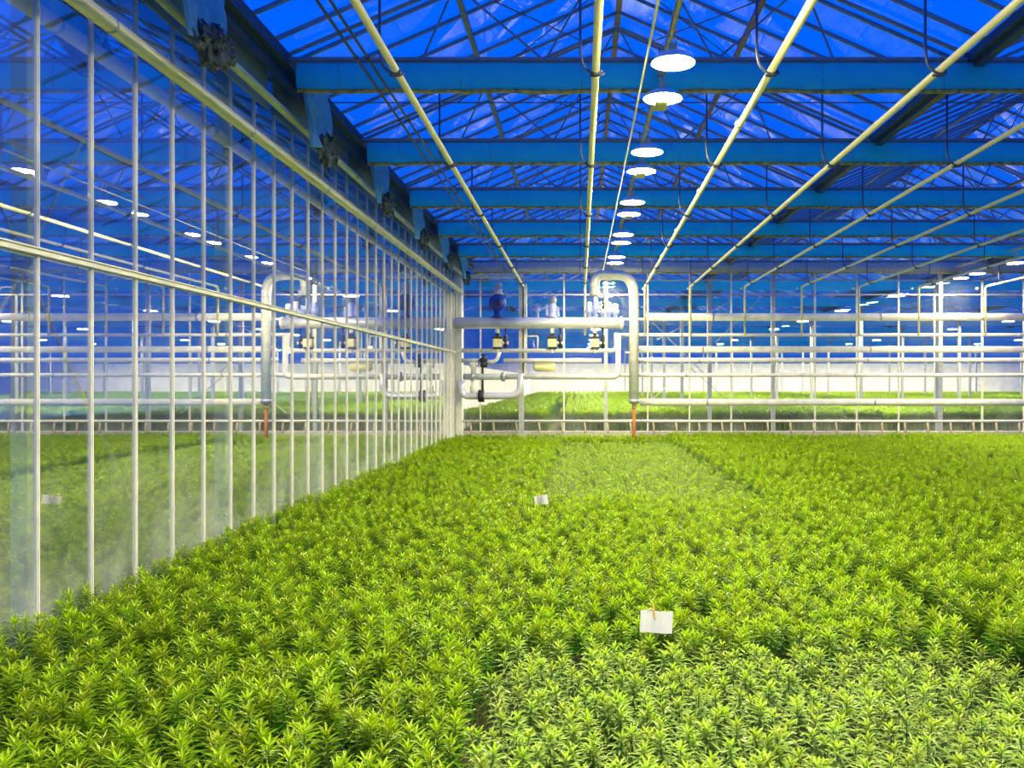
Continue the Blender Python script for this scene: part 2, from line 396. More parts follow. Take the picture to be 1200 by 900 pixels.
# hanging cloth at the left end of each beam
def cloth(i, d):
    t = thing('hanging_screen', (-4.0, d, EYE+4.5),
              ('%s bunch of blue cloth by the left gutter, with a knotted foot' % ('nearest' if i == 0 else ORD[i])), 'cloth', 'gathered cloths along the left gutter')
    nu, nv = 14, 9; vs = []; fs = []
    for lay in (0, 1):
        for v in range(nv+1):
            for u in range(nu+1):
                a = u/nu-.5; b = v/nv
                wid = 1.35*(1-.3*b)
                yy = a*wid+.15*b; xx = .05*math.sin(u*1.9+i+b*2)+.06*noise.noise(Vector((u*.5, v*.4, i)))+.12*b+lay*.012
                zz = -1.0*b+.12*a+.05*noise.noise(Vector((u*.4, i, 3)))*b
                vs.append((xx, yy, zz))
    for lay in (0, 1):
        o = lay*(nu+1)*(nv+1)
        for v in range(nv):
            for u in range(nu):
                q = (o+v*(nu+1)+u, o+v*(nu+1)+u+1, o+(v+1)*(nu+1)+u+1, o+(v+1)*(nu+1)+u); fs.append(q if lay else tuple(reversed(q)))
    m = MB(); m._add(vs, fs); m.build('cloth_sheet', M['cloth'], t, True)
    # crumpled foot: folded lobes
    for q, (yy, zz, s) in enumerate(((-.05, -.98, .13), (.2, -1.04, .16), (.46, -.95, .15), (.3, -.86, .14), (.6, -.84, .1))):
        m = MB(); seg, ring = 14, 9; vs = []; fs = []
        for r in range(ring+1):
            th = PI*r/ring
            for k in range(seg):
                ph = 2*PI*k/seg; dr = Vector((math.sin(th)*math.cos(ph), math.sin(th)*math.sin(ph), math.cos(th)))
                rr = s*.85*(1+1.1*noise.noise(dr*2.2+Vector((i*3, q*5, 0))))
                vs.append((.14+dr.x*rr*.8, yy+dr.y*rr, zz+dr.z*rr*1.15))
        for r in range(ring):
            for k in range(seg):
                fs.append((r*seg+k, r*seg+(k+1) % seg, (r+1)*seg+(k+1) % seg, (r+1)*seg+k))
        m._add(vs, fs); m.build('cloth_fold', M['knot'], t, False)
    MB().tube([(.16, -.1, -.82), (.22, .2, -.88), (.2, .6, -.8)], .012, 6).build('cord', M['dark'], t, True)
for i in range(6): cloth(i, 8.75+4.0*i)

# ------------------------------------------------------------------ overhead pipes with their hooks
HP = 3.45
pipeX = [-2.04, .17, 2.0, 3.97, 5.93, 7.98, 10.05, 12.2, 14.6]
names = ['over the left bed', 'left of the lamp row', 'right of the lamp row', 'second right of the lamp row', 'third right of the lamp row',
         'fourth right of the lamp row', 'fifth right of the lamp row', 'sixth right of the lamp row', 'farthest right of the lamp row']
hk = MB().tube(bend([(-.17, 0, 1.15), (-.17, 0, .2), (-.14, 0, .03), (-.03, 0, -.055), (.04, 0, -.05), (.06, 0, -.01)], .08), .016, 6).mesh('hook', M['hook'], True)
cl = MB().tube([(-.07, 0, -.048), (-.02, 0, -.058), (.045, 0, -.05), (.09, 0, -.02)], .014, 6).mesh('clamp', M['hook'], True)
for i, X in enumerate(pipeX):
    r = .042 if i < 4 else .036
    ze = 2.3 if i else 3.2
    t = thing('overhead_pipe', (X, 0, EYE+HP), 'long cream heating pipe hanging under the roof, %s' % names[i], 'pipe', 'heating pipes under the roof')
    yend = 30.75; xe = .33 if i == 2 else 0
    path = bend([(0, -2, 0), (xe, yend, 0), (xe, yend, -1.75 if i else -.5)], .14)
    MB().tube(path, r, 12).build('tube', M['pipe'], t, True)
    for k in range(-1, 6):
        y = 9.4+4*k
        xo = xe*(y+2)/32.75; ho = link('hook', hk, t, (xo, y, 0)); link('clamp', cl, ho, (0, .05, 0))
        MB().tube([(xo, y+2-.03, 0), (xo, y+2+.03, 0)], r*1.12, 12).build('joint_ring', M['pipe'], t, True)
for k, (ra, rb, lab) in enumerate(((-.69, .018, 'thin dark conduit under the roof over the left bed, left of a pair'), (-.655, .018, 'thin dark conduit under the roof over the left bed, right of a pair'),
                          (.205, .017, 'thin cream conduit running just left of the lamp row'))):
    long_pipe('conduit', ra*4.0, 4.0, rb, -2, 31, lab, [8+2.5*j for j in range(9)] if k < 2 else [], M['hook'] if k < 2 else M['pipe'], M['dark'], cat='conduit', jr=1.5)

# ------------------------------------------------------------------ lamps
def lamp_proto(kind):
    t = thing('grow_lamp', (0, 0, 0), 'x', 'lamp')
    R = .265
    MB().lathe((0, 0, 0), [(R+.006, -.002), (R, .012), (.23, .06), (.16, .11), (.07, .135), (.0, .137), ], 24).lathe((0, 0, 0), [(R-.004, 0.0), (.225, .055), (.155, .103), (.06, .127), (0, .13)], 24).build('reflector', M['jacket'], t, True)
    m = MB(); m.lathe((0, 0, 0.004), [(0.0, 0), (.12, 0.0), (R-.008, 0.002)], 24); m.build('lens', M['lens'], t, True)
    MB().lathe((0, 0, .13), [(.045, 0), (.05, .1), (.0, .11)], 12).build('socket', M['housing'], t, True)
    if kind == 'B':
        MB().box((-.09, .12, .0), (.09, .52, .15)).box((-.10, .14, .15), (.10, .5, .17)).box((-.03, .05, .16), (.03, .2, .2)).build('ballast_box', M['housing'], t)
    MB().bar((-.035, 0, .22), (-.035, 0, .42), .012, .03).bar((.035, 0, .22), (.035, 0, .42), .012, .03).bar((-.04, 0, .22), (.04, 0, .22), .03, .012).build('bracket', M['housing'], t)
    return t
LH = 3.85; LX = 1.12
lampA = lamp_proto('A'); lampB = lamp_proto('B')
useA = useB = False
def lamps(X, ys, rowlabel, group, first=0):
    global useA, useB
    n = 0; h = 0
    for y in ys:
        for kind, off in (('A', 0), ('B', 1.3)):
            if y+off > YF-.5: continue
            vis = y+off > 8.1
            if not vis: h = h+1
            lab = ('lamp above the picture, %s in %s' % (ORD[h-1].replace('nearest', 'first'), rowlabel)) if not vis else ('glowing round lamp, %s of %s' % ('nearest' if n == 0 else ORD[n]+' from the camera', rowlabel))
            if vis: n += 1
            loc = (X, y+off, EYE+LH)
            src = lampA if kind == 'A' else lampB
            used = useA if kind == 'A' else useB
            if not used:
                src.location = loc; src['label'] = lab; src['group'] = group
                if kind == 'A': useA = True
                else: useB = True
            else: dup(src, loc, label=lab, group=group)
rowA = [10.3+4*k for k in range(-3, 6)]
lamps(LX, rowA, 'the row above the middle of the field', 'lamps above the middle of the field')
lamps(14.1, [2.3+4*k for k in range(0, 8)], 'the right hand row beyond the pipes', 'lamps of the right hand row')
for X, lab in ((LX, 'cream lamp rail carrying the middle row of lamps'), (14.1, 'cream lamp rail carrying the right hand row of lamps')):
    t = thing('lamp_rail', (X, 0, EYE+LH+.43), lab, 'rail')
    MB().box((-.035, -2, 0), (.035, 32, .012)).box((-.035, -2, 0), (-.028, 32, .05)).box((.028, -2, 0), (.035, 32, .05)).build('channel', M['housing'], t)
    for k in range(9): MB().tube([(0, 2.1+4*k-2, .02), (0, 2.1+4*k-2, .45)], .01, 6).build('hanger_rod', M['hook'], t)
# lamps of the halls beyond the far wall
MBf = thing('hall_lamp', (LX, 38.05, EYE+LH), 'x', 'lamp', 'lamps in the hall beyond the far wall')
MB().lathe((0, 0, 0), [(.35, 0), (.28, .08), (.05, .14), (0, .14)], 14).build('reflector', M['jacket'], MBf, True)
MB().lathe((0, 0, .004), [(0, 0), (.34, 0)], 14).build('lens', M['hall'], MBf, True)
MB().tube([(0, 0, .12), (0, 0, .27)], .02, 6).build('rod', M['steel'], MBf)
for X, rl in ((LX, 'row above the arched pipe'), (14.1, 'first row on the right'), (27.1, 'second row on the right'), (40.1, 'farthest row on the right')):
    q = 0
    for k in range(9):
        y = 38.05+8*k
        if y < 1.6*X: continue
        lab = 'small glowing lamp in the hall beyond, %s of the %s' % (ORD[q], rl); q += 1
        if X == LX and k == 0: MBf['label'] = lab
        else: dup(MBf, (X, y, EYE+LH), label=lab)

for k in range(12):  # extra cross row of lamps, added to brighten the end wall
    dup(MBf, (-5+5.6*k, 110.05, EYE+LH), label='added tiny lamp brightening the white end wall, %s from the left' % (ORD[k].replace('nearest', 'first')), group='added lamps brightening the white end wall')
# ------------------------------------------------------------------ far glass wall
wf = thing('wall_far', (0, YF, 0), kind='structure')
mx0 = (563-VX)*YF/FP; ms = 49.0*YF/FP
fm = MB().box((-.03, -.03, .2), (.03, .03, EYE+4.5)).mesh('mullion', M['alu'])
fp = MB().box((-ms/2+.03, -.004, .55), (ms/2-.03, .004, EYE+2.35)).mesh('pane', M['farglass'])
fp2 = MB().box((-ms/2+.03, -.004, EYE+2.45), (ms/2-.03, .004, EYE+4.48)).mesh('pane', M['farglass'])
k = -0
while True:
    x = mx0+k*ms
    if x > 20: break
    big = (k % 4 == 3)
    if big: MB().box((-.07, -.05, 0), (.07, .1, EYE+4.5)).build('post', M['steel'], wf, loc=(x, 0, 0))
    else: link('mullion', fm, wf, (x, 0, 0))
    link('pane', fp, wf, (x+ms/2, 0, 0)); link('pane', fp2, wf, (x+ms/2, 0, 0)); k += 1
x = mx0; link('pane', MB().box((XW-mx0+.05, -.004, .55), (-.03, .004, EYE+4.48)).mesh('pane', M['farglass']), wf, (mx0, 0, 0))
MB().box((XW, -.04, EYE+2.36), (20, .04, EYE+2.44)).build('cross_rail', M['alu'], wf)
MB().box((XW, -.03, EYE+3.3), (20, .03, EYE+3.35)).build('cross_rail', M['steel'], wf)
MB().box((XW, -.03, EYE+3.85), (20, .03, EYE+3.9)).build('cross_rail', M['steel'], wf)
MB().box((XW, -.12, 0), (20, .12, .80)).build('base_kerb', M['concrete'], wf)
# crossed braces
for (a, b) in ((808, 745), (808, 870)):
    MB().tube([at(a, 430, YF+.2)-Vector((0, YF, 0)), at(b, 485, YF+.2)-Vector((0, YF, 0))], .02, 6).build('brace', M['steel'], wf)
for (a, b) in (((765, 378), (835, 448)), ((858, 352), (770, 398)), ((838, 402), (900, 340))):
    MB().tube([at(*a, YF+.2)-Vector((0, YF, 0)), at(*b, YF+.2)-Vector((0, YF, 0))], .02, 6).build('brace', M['steel'], wf)
# heating pipes across the far wall (right part)
D = 30.4
for (py, hpx, x0, lab) in ((371.5, 9, 757, 'topmost thick white pipe across the far glass wall'), (392.5, 4, 720, 'thin white pipe across the far wall just under the topmost'),
                  (409.5, 7.5, 745, 'third white pipe from the top across the far wall'), (422, 5.5, 740, 'fourth white pipe from the top across the far wall'),
                  (439.5, 4.5, 725, 'fifth white pipe from the top across the far wall'), (471.5, 8, 750, 'low thick white pipe across the far wall above the short stubs')):
    dd = D+.42 if hpx < 6 else D+.68
    p = at(x0, py, dd)
    t = thing('wall_heating_pipe', p, lab, 'pipe', 'white heating pipes across the far wall')
    MB().tube([(0, 0, 0), (18.5-p.x, 0, 0)], hpx*dd/FP/2, 12).build('tube', M['white'], t, True)
    for q in range(3): MB().tube([(2.4+6.1*q, 0, 0), (2.46+6.1*q, 0, 0)], hpx*dd/FP/2*1.12, 12).build('joint_ring', M['steel'], t, True)
# low rail with stubs
p0 = at(540, 493.5, 31.4)
t = thing('low_rail', p0, 'low thin white rail on short rusty stubs along the far wall foot', 'rail')
MB().tube([(0, 0, 0), (18.5-p0.x, 0, 0)], .05, 8).build('tube', M['white'], t, True)
k = 0
while True:
    x = (570+26.8*k-540)*31.4/FP-.6
    if x+p0.x > 18: break
    if x > 0: MB().tube([(x, 0, -.03), (x+.03, .02, -.26), (x+.03, .02, -.46)], .035, 6).build('stub', M['rustlight'], t, True)
    k += 1

# ------------------------------------------------------------------ pump and pipe stand by the far left corner
Dm = 30.2
def P(px, py, dd=Dm): return at(px, py, dd)
def S(px, dd=Dm): return px*dd/FP
def pipe_thing(name, pts, wpx, m, label, dd=Dm, cat='pipe', r=.2, seg=14, extra=None):
    o = P(*pts[0], dd); t = thing(name, o, label, cat)
    path = bend([P(a, b, dd)-o for a, b in pts], r)
    MB().tube(path, S(wpx, dd)/2, seg).build('tube', m, t, True)
    return t, o
t, o = pipe_thing('header_pipe', [(533, 378.5), (728, 378.5)], 13.5, M['jacket'], 'thick silver header pipe lying across the pipe stand')
MB().lathe(P(728, 378.5)-o, [(S(7.4), -.05), (S(7.6), 0), (S(6.6), .05), (S(3), .09), (0, .1)], 16, 'x').build('end_cap', M['white'], t, True)
for px in (583, 647, 697):
    MB().tube([P(px, 384)-o, P(px, 394)-o], S(2.4), 8).build('branch', M['white'], t, True)
# stand frame
st = thing('pipe_stand', (P(538, 500).x, Dm+.35, 0), 'tall white steel frame standing by the far left corner', 'frame')
base = Vector((P(538, 500).x, Dm+.35, 0))
def SB(a, b, wpx, name, m=M['white']):
    MB().bar(P(*a, Dm+.35)-base, P(*b, Dm+.35)-base, S(wpx), .12).build(name, m, st)
SB((538, 522), (538, 384), 7, 'post'); SB((539, 383), (539, 324), 4, 'post'); SB((611, 520), (611, 322), 6, 'post', M['steel']); SB((615, 440), (615, 333), 5, 'post')
SB((535, 324), (613, 324), 5, 'top_bar', M['alu'])
for a, nm in ((522, 'left'), (541, 'right')): pass
# valve cluster on the left of the post
v = thing('wall_valve', P(525, 400, Dm-.1), 'small cream valve with dark handle beside the corner post', 'valve')
MB().lathe((0, 0, 0), [(.05, -.5), (.09, -.48), (.09, -.3), (.06, -.28), (.06, -.1), (.11, -.08), (.11, .1), (.06, .12), (.06, .35), (.0, .36)], 10).build('body', M['yellowbox'], v, True)
MB().tube([(-.55, 0, -.28), (-.2, 0, -.36), (.15, 0, -.42)], .03, 6).build('handle', M['dark'], v, True)
# thin manifold pipes
pipe_thing('loop_pipe', [(541, 411), (722, 411), (722, 390)], 5, M['white'], 'upper thin white pipe of the stand, rising at its right end')
t, o = pipe_thing('return_pipe', [(590, 422.5), (705, 422.5)], 5.5, M['white'], 'second white pipe of the stand with a round tank under it')
MB().tube([P(565, 422.5)-o, P(541, 422.5)-o], S(2.6), 10).build('tail', M['grey'], t, True)
pipe_thing('bottom_pipe', [(592, 441.5), (724.5, 441.5), (724.5, 392)], 6.5, M['white'], 'white pipe of the stand that turns up at its right end')
t, o = pipe_thing('dark_pipe', [(543, 441.5), (592, 441.5)], 7.5, M['grey'], 'grey flanged pipe on the left of the stand')
for px in (554, 590): MB().tube([P(px-2, 441.5)-o, P(px+2, 441.5)-o], S(5.5), 12).build('flange', M['steel'], t, True)
MB().lathe(P(555, 441.5)-o, [(S(3), -.6), (S(4.4), -.55), (S(4.4), -.35), (S(3), -.3), (S(3), .3), (S(5), .35), (S(5), .5), (0, .5)], 12).build('riser', M['white'], t, True)
t, o = pipe_thing('drain_pipe', [(541, 446), (541, 464), (610, 464), (610, 438)], 8.5, M['jacket'], 'silver U shaped pipe low on the left of the stand', r=.45)
MB().tube([P(564, 464)-o+Vector((-.1, 0, 0)), P(564, 464)-o+Vector((.1, 0, 0))], S(7.2), 12).build('flange', M['dark'], t, True)
MB().tube([P(565.5, 470)-o, P(565.5, 420)-o], S(1.4), 8).build('spindle', M['dark'], t, True)
t = thing('gate_valve', P(567, 424, Dm-.15), 'dark iron gate valve low on the left of the stand', 'valve')
MB().lathe((0, 0, 0), [(.05, -.2), (.13, -.18), (.13, -.05), (.09, 0), (.15, .06), (.15, .12), (.04, .16), (.04, .26), (0, .27)], 12).build('body', M['dark'], t, True)
MB().lathe((0, 0, .24), [(.13, -.015), (.15, 0), (.13, .015), (.11, 0), (.13, -.015)], 14).build('handwheel', M['dark'], t, True)
MB().tube(bend([(.12, 0, 0), (.45, 0, .02), (.55, 0, .35)], .15), .07, 8).build('bent_pipe', M['white'], t, True)
# pumps and valves above the header
t = thing('circulation_pump', P(583, 372), 'dark blue round pump with grey motor above the header pipe', 'pump')
MB().lathe((0, 0, .52), [(0, -.19), (.2, -.19), (.29, -.14), (.31, -.03), (.31, .03), (.29, .14), (.2, .19), (0, .19)], 22, 'y').build('casing', M['blue'], t, True)
MB().lathe((0, -.2, .47), [(.1, -.03), (.13, -.05), (.13, .02), (0, .02)], 14, 'y').lathe((0, -.25, .47), [(.04, -.02), (.05, 0), (0, -.02)], 10, 'y').build('hub', M['dark'], t, True)
MB().lathe((0, 0, 0), [(.2, 0), (.2, .05), (.12, .07), (.13, .3), (0, .3)], 14).build('foot_flange', M['blue'], t, True)
MB().lathe((.02, 0, .8), [(.13, 0), (.2, .02), (.2, .06), (.15, .08), (.15, .38), (.12, .42), (0, .43)], 14).build('motor', M['grey'], t, True)
t = thing('circulation_pump', P(647, 372), 'pale blue pump with round cap above the middle of the header pipe', 'pump')
MB().lathe((0, 0, 0), [(.17, 0), (.19, .05), (.12, .09), (.15, .2), (.16, .4), (.1, .5), (0, .5)], 14).build('casing', M['lblue'], t, True)
MB().box((-.22, -.08, .06), (-.12, .08, .46)).build('side_flange', M['lblue'], t)
MB().box((.12, -.08, .02), (.25, .08, .36)).build('side_flange', M['lblue'], t)
MB().lathe((.02, 0, .5), [(.09, 0), (.13, .03), (.14, .14), (.1, .22), (0, .24)], 12).build('cap', M['grey'], t, True)
t = thing('shut_off_valve', P(630, 372), 'small pale valve left of the middle pump', 'valve')
MB().lathe((0, 0, 0), [(.05, 0), (.05, .2), (.12, .23), (.12, .36), (.05, .38), (.03, .5), (0, .5)], 10).build('body', M['lblue'], t, True)
MB().bar((-.14, 0, .44), (.14, 0, .44), .04, .03).build('lever', M['grey'], t)
t = thing('blue_valve_group', P(707, 374), 'pale blue valve group under the arched white pipe', 'valve')
for k, (dx, w_, h_) in enumerate(((-.5, .1, .62), (-.28, .09, .8), (0, .11, .5), (.18, .1, .62), (.42, .11, .55))):
    MB().lathe((dx, 0, 0), [(w_*.8, 0), (w_*.8, h_*.3), (w_*1.35, h_*.34), (w_*1.35, h_*.55), (w_, h_*.6), (w_, h_*.95), (0, h_)], 12).build('valve_body', M['lblue'], t, True)
MB().tube([(-.6, 0, .36), (.5, 0, .36)], .08, 10).build('crossbar', M['lblue'], t, True)
MB().lathe((.0, -.1, .35), [(.04, 0), (.04, .65), (0, .66)], 8).build('spindle', M['dark'], t, True)
MB().lathe((.05, -.2, .0), [(.03, 0), (.03, .55), (.05, .56), (.05, .6), (0, .6)], 8).build('rod', M['white'], t, True)
# actuators under the header
for i, (px, lab) in enumerate(((583, 'cream actuator box under the dark blue pump'), (647, 'cream actuator box under the middle pump'), (697, 'cream actuator box under the blue valve group'))):
    t = thing('valve_actuator', P(px, 402, Dm-.05), lab, 'actuator', 'cream actuators under the header pipe')
    s = .15
    MB().box((-s, -.12, -s*.95), (s, .12, s*.95)).box((-s*.8, -.14, -s*.7), (s*.8, -.12, s*.7)).build('box_body', M['yellowbox'], t)
    MB().box((-s*1.15, -.1, s*.95), (s*1.15, .1, s*1.5)).box((-s*.5, -.08, s*1.5), (s*.5, .08, s*2.3)).build('top_bracket', M['dark'], t)
    MB().box((-s*1.05, -.1, -s*1.35), (s*1.05, .1, -s*.95)).build('bottom_bracket', M['dark'], t)
    MB().tube([(s*1.0, 0, 0), (s*2.6, 0, 0)], .06, 8).build('outlet', M['white'], t, True)
    MB().lathe((s*1.9, 0, 0), [(.03, -.18), (.07, -.16), (.07, .25), (.02, .3), (.02, .5), (.08, .5), (0, .52)], 8).build('side_valve', M['dark'], t, True)
    MB().tube(bend([(0, 0, -s*1.3), (0, 0, -.36)], .1), .055, 8).build('down_pipe', M['white'], t, True)
# round tank under the return pipe
t = thing('expansion_tank', P(638, 430, Dm+.2), 'rounded cream tank tucked under the white pipes of the stand', 'tank')
MB().lathe((0, 0, 0), [(0, -.42), (.1, -.4), (.17, -.3), (.18, .3), (.1, .4), (0, .42)], 14, 'x').build('vessel', M['pipe'], t, True)
MB().bar((-.2, 0, .15), (-.2, 0, .3), .03, .03).bar((.2, 0, .15), (.2, 0, .3), .03, .03).build('strap', M['steel'], t)
# thin frame in the middle
t = thing('hanging_bracket', P(617, 394, Dm+.5), 'thin white right angled bracket behind the header pipe', 'bracket')
MB().tube(bend([(0, 0, 0), (.4, 0, 0), (.4, 0, -.5)], .05), .03, 8).build('rod', M['white'], t, True)
MB().lathe((.22, 0, -.45), [(.1, 0), (.1, .1), (.05, .15), (.07, .3), (0, .32)], 10).build('blue_valve', M['blue'], t, True)
# arched pipe
t, o = pipe_thing('arched_pipe', [(697, 345), (697, 322), (743, 322), (743, 468)], 11.5, M['white'], 'tall white arched pipe to the right of the header pipe', dd=Dm-.4, r=.68)
MB().lathe(P(743, 470, Dm-.4)-o, [(0, -.12), (S(3), -.11), (S(6.4), -.04), (S(6.4), .06), (0, .07)], 14).build('end_cap', M['steel'], t, True)
MB().lathe(P(697, 343, Dm-.4)-o, [(S(5.0), -.12), (S(6.4), -.1), (S(6.4), .0), (S(5.8), .1), (S(5.8), .2)], 14).build('collar', M['grey'], t, True)
t = thing('rusty_pipe', P(743, 512, Dm-.4), 'short orange rusty pipe under the arched white pipe', 'pipe')
MB().tube([(0, 0, -.74), (0, 0, 1.15)], .065, 10).build('tube', M['rust'], t, True)
MB().tube([(0, 0, 1.0), (0, 0, 1.06)], .08, 10).build('collar', M['steel'], t, True)

# ------------------------------------------------------------------ beyond the far wall
ew = MB().box((-40, 118, 0), (90, 118.3, EYE+2.6)).build('wall_end', M['endwall']); tag(ew, kind='structure')
ew2 = MB().box((-6.9, 37, 0), (-6.7, 118, EYE+1.0)).build('wall_aisle', M['endwall']); tag(ew2, kind='structure')
proto = None
for gx in range(1, 6):
    for k in range(8):
        X = XR+(gx-1)*SPAN; y = 37+10*k
        if X/y > .56: continue
        lab = 'grey steel column standing among the far beds beyond the glass wall'
        if proto is None:
            proto = thing('hall_column', (X, y, 0), lab, 'column', 'columns in the hall beyond')
            MB().box((-.09, -.09, 0), (.09, .09, ZG-.1)).build('shaft', M['steel'], proto)
            MB().box((-.18, -.18, 0), (.18, .18, .05)).build('base_plate', M['steel'], proto)
        else: dup(proto, (X, y, 0))
for k in range(10):
    o = MB().box((-45, 0, 0), (60, .1, .45)).build('cross_beam', M['fabric'], loc=(0, 38+8*k, EYE+4.1))
    tag(o, 'blue grey cross beam of the hall beyond, %s behind the far glass wall' % ORD[k], 'beam', 'cross beams of the hall beyond')
# ------------------------------------------------------------------ lilies
def leaf(mb, base, az, el, ln, wd, droop, tone, roll=0):
    """folded lance shaped leaf, 4 stations"""
    ca, sa = math.cos(az), math.sin(az); side = Vector((-sa, ca, 0))
    p = Vector(base); st = []; n = 4; e = el
    for i in range(n+1):
        st.append((p.copy(), e)); e -= droop/n
        p = p+Vector((ca*math.cos(e), sa*math.cos(e), math.sin(e)))*ln/n
    wv = [.35, .9, 1.0, .62]; o = len(mb.v)
    for i in range(n):
        q, ee = st[i]; nrm = Vector((-ca*math.sin(ee), -sa*math.sin(ee), math.cos(ee)))
        h = wd/2*wv[i]
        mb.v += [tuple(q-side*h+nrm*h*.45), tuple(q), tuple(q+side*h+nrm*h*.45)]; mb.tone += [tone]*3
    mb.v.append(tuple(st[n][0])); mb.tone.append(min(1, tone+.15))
    for i in range(n-1):
        a = o+i*3
        mb.f += [(a, a+1, a+4, a+3), (a+1, a+2, a+5, a+4)]
    a = o+(n-1)*3; mb.f += [(a, a+1, o+3*n), (a+1, a+2, o+3*n)]
GA = 2.39996
def lily(kind, seed):
    rnd = random.Random(seed); TOP = .74
    crown, low, stem = MB(), MB(), MB()
    if kind == 'bright':
        n = 50
        for k in range(n):
            f = k/(n-1); z = .46+(TOP-.46-.03)*f**.7
            ln = (.122-.052*f**1.6)*rnd.uniform(.85, 1.15); el = math.radians(6+52*f**2.4+rnd.uniform(-12, 12))
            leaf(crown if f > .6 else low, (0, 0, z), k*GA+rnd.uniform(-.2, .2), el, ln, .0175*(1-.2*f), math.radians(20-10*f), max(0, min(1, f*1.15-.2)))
    else:
        n = 42
        for k in range(n):
            f = k/(n-1); z = .44+(TOP-.44-.03)*f**.7
            ln = (.135-.072*f**1.8)*rnd.uniform(.85, 1.12); el = math.radians(22+36*f**2.5+rnd.uniform(-8, 8))
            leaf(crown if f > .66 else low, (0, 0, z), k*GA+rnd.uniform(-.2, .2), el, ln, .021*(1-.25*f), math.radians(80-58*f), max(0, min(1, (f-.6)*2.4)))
    stem.tube([(0, 0, 0), (rnd.uniform(-.01, .01), rnd.uniform(-.01, .01), .4), (0, 0, TOP-.04)], [.006, .005, .003], 5)
    m = M['lily'] if kind == 'bright' else M['pale']
    return (crown.mesh('leaf_crown', m), low.mesh('lower_leaves', m), stem.mesh('stem', M['stem']))
V = {'bright': [lily('bright', s) for s in range(5)], 'pale': [lily('pale', 50+s) for s in range(4)]}
def lily_label(kd, p):
    if kd == 'pale':
        w_ = 'at the left edge of the pale block' if p[0] < 0 else ('in the middle of the pale block' if p[0] < 1.3 else 'in the right part of the pale block')
        if p[1] < 5.0: w_ += ', front rows'
        return 'pale green lily plant with arching leaves %s' % w_, 'pale lilies '+w_
    if p[0] > -.6: w_ = 'beside or behind the pale block'
    elif p[0] < -2.6: w_ = 'in the left bed, on the side of the glass wall'
    elif p[0] < -1.4: w_ = 'in the middle of the left bed'
    else: w_ = 'in the left bed, next to the pale block'
    if p[1] < 5.2 and p[0] < -.6: w_ += ', front rows'
    return 'bright green lily plant %s' % w_, 'bright lilies '+w_
def bed_points():
    pts = {'bright': [], 'pale': []}
    def top(x, y): return .75+.05*noise.noise(Vector((x*.9, y*.9, 0)))+.05*noise.noise(Vector((x*3.1, y*3.1, 4)))
    beds = [(-4.42, -.68, 0), (-.52, 3.1, 1), (3.26, 7.0, 2), (7.1, 11.0, 3), (11.1, 14.9, 2), (15.0, 18.6, 3)]
    for (x0, x1, b) in beds:
        y = 3.3
        while y < 31.2:
            sp = .142 if y < 14 else .155; g_ = 0 if y < 9 else .05
            xmax = .56*y+.6; x = x0-g_
            # pale variety: front block and a far block of the middle bed
            while x < x1+g_:
                if x < max(xmax, 6.5 if y < 14 else 0):
                    xx = x+random.uniform(-.04, .04); yy = y+random.uniform(-.045, .045)
                    pale = b == 1 and (yy < 6.55+.1*noise.noise(Vector((xx*2, 0, 0))) or 14.6 < yy < 28.5)
                    h = top(xx, yy)+(.0, 0, .07, .02)[b]-(.07 if pale else 0)
                    edge = min(xx-x0, x1-xx)
                    if b == 0 and xx-x0 < .1: h += .03
                    pts['pale' if pale else 'bright'].append((xx, yy, random.uniform(0, 2*PI), h/.74*random.uniform(.93, 1.05), random.uniform(-.13, .13), random.uniform(-.13, .13)))
                x += sp
            y += sp
    return pts
pts = bed_points()
def inview(p):
    px = VX+FP*p[0]/p[1]; py = VY+FP*(EYE-.75)/p[1]; return -5 < px < 1205 and py < 910
protoE = {}
for kd in ('bright', 'pale'):
    lst = sorted(pts[kd], key=lambda p: (not inview(p), p[0]**2+p[1]**2)); one, rest = lst[:300], lst[300:]
    rts = []
    for i, p in enumerate(one):
        vi = i % len(V[kd])
        la, gp = lily_label(kd, p)
        if i < len(V[kd]):
            r = thing('lily_plant' if kd == 'bright' else 'pale_lily_plant', (p[0], p[1], 0), la, 'plant', gp)
            cr_, lo_, st_ = V[kd][vi]
            link('leaf_crown', cr_, r); link('lower_leaves', lo_, r); link('stem', st_, r); rts.append(r)
        else: r = dup(rts[vi], (p[0], p[1], 0), label=la, group=gp)
        r.rotation_euler = (p[4], p[5], p[2]); r.scale = (1, 1, p[3])
        s = 1.0+(p[3]-1)*.5; r.scale = (s, s, p[3])
    protoE[kd] = (rts, rest)

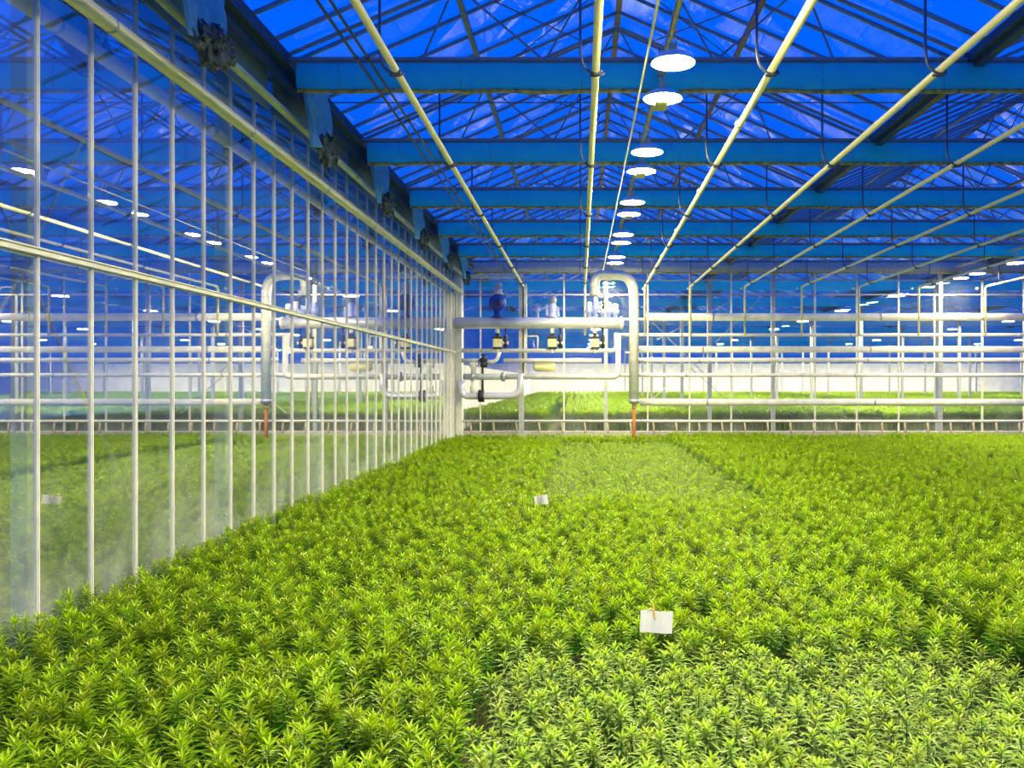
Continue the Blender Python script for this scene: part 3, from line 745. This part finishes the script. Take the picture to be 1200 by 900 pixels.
def scatter(name, rts, P_, label, cat, sxy=1.0):
    """one object: the given plants set on many points"""
    me = bpy.data.meshes.new(name); me.from_pydata([(p[0], p[1], 0) for p in P_], [], [])
    a = me.attributes.new('rot', 'FLOAT_VECTOR', 'POINT'); a.data.foreach_set('vector', [c for p in P_ for c in (p[4], p[5], p[2])])
    a = me.attributes.new('scl', 'FLOAT_VECTOR', 'POINT'); a.data.foreach_set('vector', [c for p in P_ for c in (sxy*(1+(p[3]-1)*.5), sxy*(1+(p[3]-1)*.5), p[3])])
    a = me.attributes.new('var', 'INT', 'POINT'); a.data.foreach_set('value', [random.randrange(len(rts)) for p in P_])
    o = bpy.data.objects.new(name, me); C.objects.link(o)
    g = bpy.data.node_groups.new(name, 'GeometryNodeTree')
    g.interface.new_socket('Geometry', in_out='INPUT', socket_type='NodeSocketGeometry'); g.interface.new_socket('Geometry', in_out='OUTPUT', socket_type='NodeSocketGeometry')
    N = g.nodes; lk = g.links.new
    gi = N.new('NodeGroupInput'); go = N.new('NodeGroupOutput'); ip = N.new('GeometryNodeInstanceOnPoints'); jj = N.new('GeometryNodeJoinGeometry')
    for r in rts:
        jg = N.new('GeometryNodeJoinGeometry')
        for ch in r.children:
            oi = N.new('GeometryNodeObjectInfo'); oi.inputs['Object'].default_value = ch; lk(oi.outputs['Geometry'], jg.inputs[0])
        gt = N.new('GeometryNodeGeometryToInstance'); lk(jg.outputs[0], gt.inputs[0]); lk(gt.outputs[0], jj.inputs[0])
    def named(nm, ty):
        q = N.new('GeometryNodeInputNamedAttribute'); q.data_type = ty; q.inputs['Name'].default_value = nm; return q.outputs['Attribute']
    lk(gi.outputs[0], ip.inputs['Points']); lk(jj.outputs[0], ip.inputs['Instance']); ip.inputs['Pick Instance'].default_value = True
    lk(named('var', 'INT'), ip.inputs['Instance Index']); lk(named('scl', 'FLOAT_VECTOR'), ip.inputs['Scale'])
    er = N.new('FunctionNodeEulerToRotation'); lk(named('rot', 'FLOAT_VECTOR'), er.inputs[0]); lk(er.outputs[0], ip.inputs['Rotation'])
    lk(ip.outputs[0], go.inputs[0])
    md = o.modifiers.new('plants', 'NODES'); md.node_group = g
    return tag(o, label, cat, kind='stuff')
bpy.context.view_layer.update()
scatter('lily_field', protoE['bright'][0], protoE['bright'][1], 'bright green lily field filling the beds back to the far wall', 'plants')
scatter('pale_lily_field', protoE['pale'][0], protoE['pale'][1], 'paler lilies of the middle bed, a block before the far wall', 'plants')
nb = []
y = 5.0
while y < 31:
    x = -5.2
    while x > -4.9-.75*y*.6-3:
        nb.append((x+random.uniform(-.06, .06), y+random.uniform(-.06, .06), random.uniform(0, 6.28), random.uniform(.9, 1.1), 0, 0)); x -= .2
    y += .2
scatter('neighbour_lily_field', protoE['bright'][0], nb, 'green lilies growing behind the left glass wall', 'plants', 1.5)
fb = []
y = 37.0
while y < 114:
    sp = .24 if y < 42 else (.4 if y < 60 else .6)
    x = -5.0
    while x < .56*y+1:
        if (x-5.0) % 6.4 > .5 or y > 60: fb.append((x+random.uniform(-.1, .1), y+random.uniform(-.1, .1), random.uniform(0, 6.28), 1.95*random.uniform(.93, 1.05), 0, 0))
        x += sp
    y += sp
scatter('far_lily_field', protoE['bright'][0], fb, 'taller lilies in the hall beyond the far glass wall', 'plants', 1.9)

# ------------------------------------------------------------------ label cards among the plants
def card(X, y, z, w_, h_, rz, ry, label):
    t = thing('plant_label', (X, y, z), label, 'label', None, None, (0, ry, rz))
    m = MB(); n = 6
    for k in range(n):
        x0 = -w_/2+w_*k/n; x1 = -w_/2+w_*(k+1)/n; yb = .012*math.sin(k*1.1); yc = .012*math.sin((k+1)*1.1)
        m._add([(x0, yb, -h_/2), (x1, yc, -h_/2), (x1, yc, h_/2), (x0, yb, h_/2), (x0, yb+.003, -h_/2), (x1, yc+.003, -h_/2), (x1, yc+.003, h_/2), (x0, yb+.003, h_/2)],
               [(0,1,2,3), (7,6,5,4), (0,4,5,1), (2,6,7,3), (0,3,7,4), (1,5,6,2)])
    m.build('card', M['card'], t)
    MB().bar((-.01, -.012, h_/2-.05), (-.03, .01, h_/2+.05), .012, .006).build('clip', M['wood'], t)
    MB().bar((0, .01, h_/2-.02), (0, .01, -z), .010, .008).build('stick', M['stem'], t)
    MB().tube([(-.07, 0, h_/2), (-.05, 0, h_/2+.02), (-.02, 0, h_/2+.005)], .004, 5).build('wire_tie', M['pipe'], t)
card(.59, 6.62, .79, .25, .17, -.05, .03, 'white card label standing at the front of the bright green block')
card(-.63, 13.66, .765, .27, .15, -.62, -.2, 'small tilted white card label farther back between two beds')
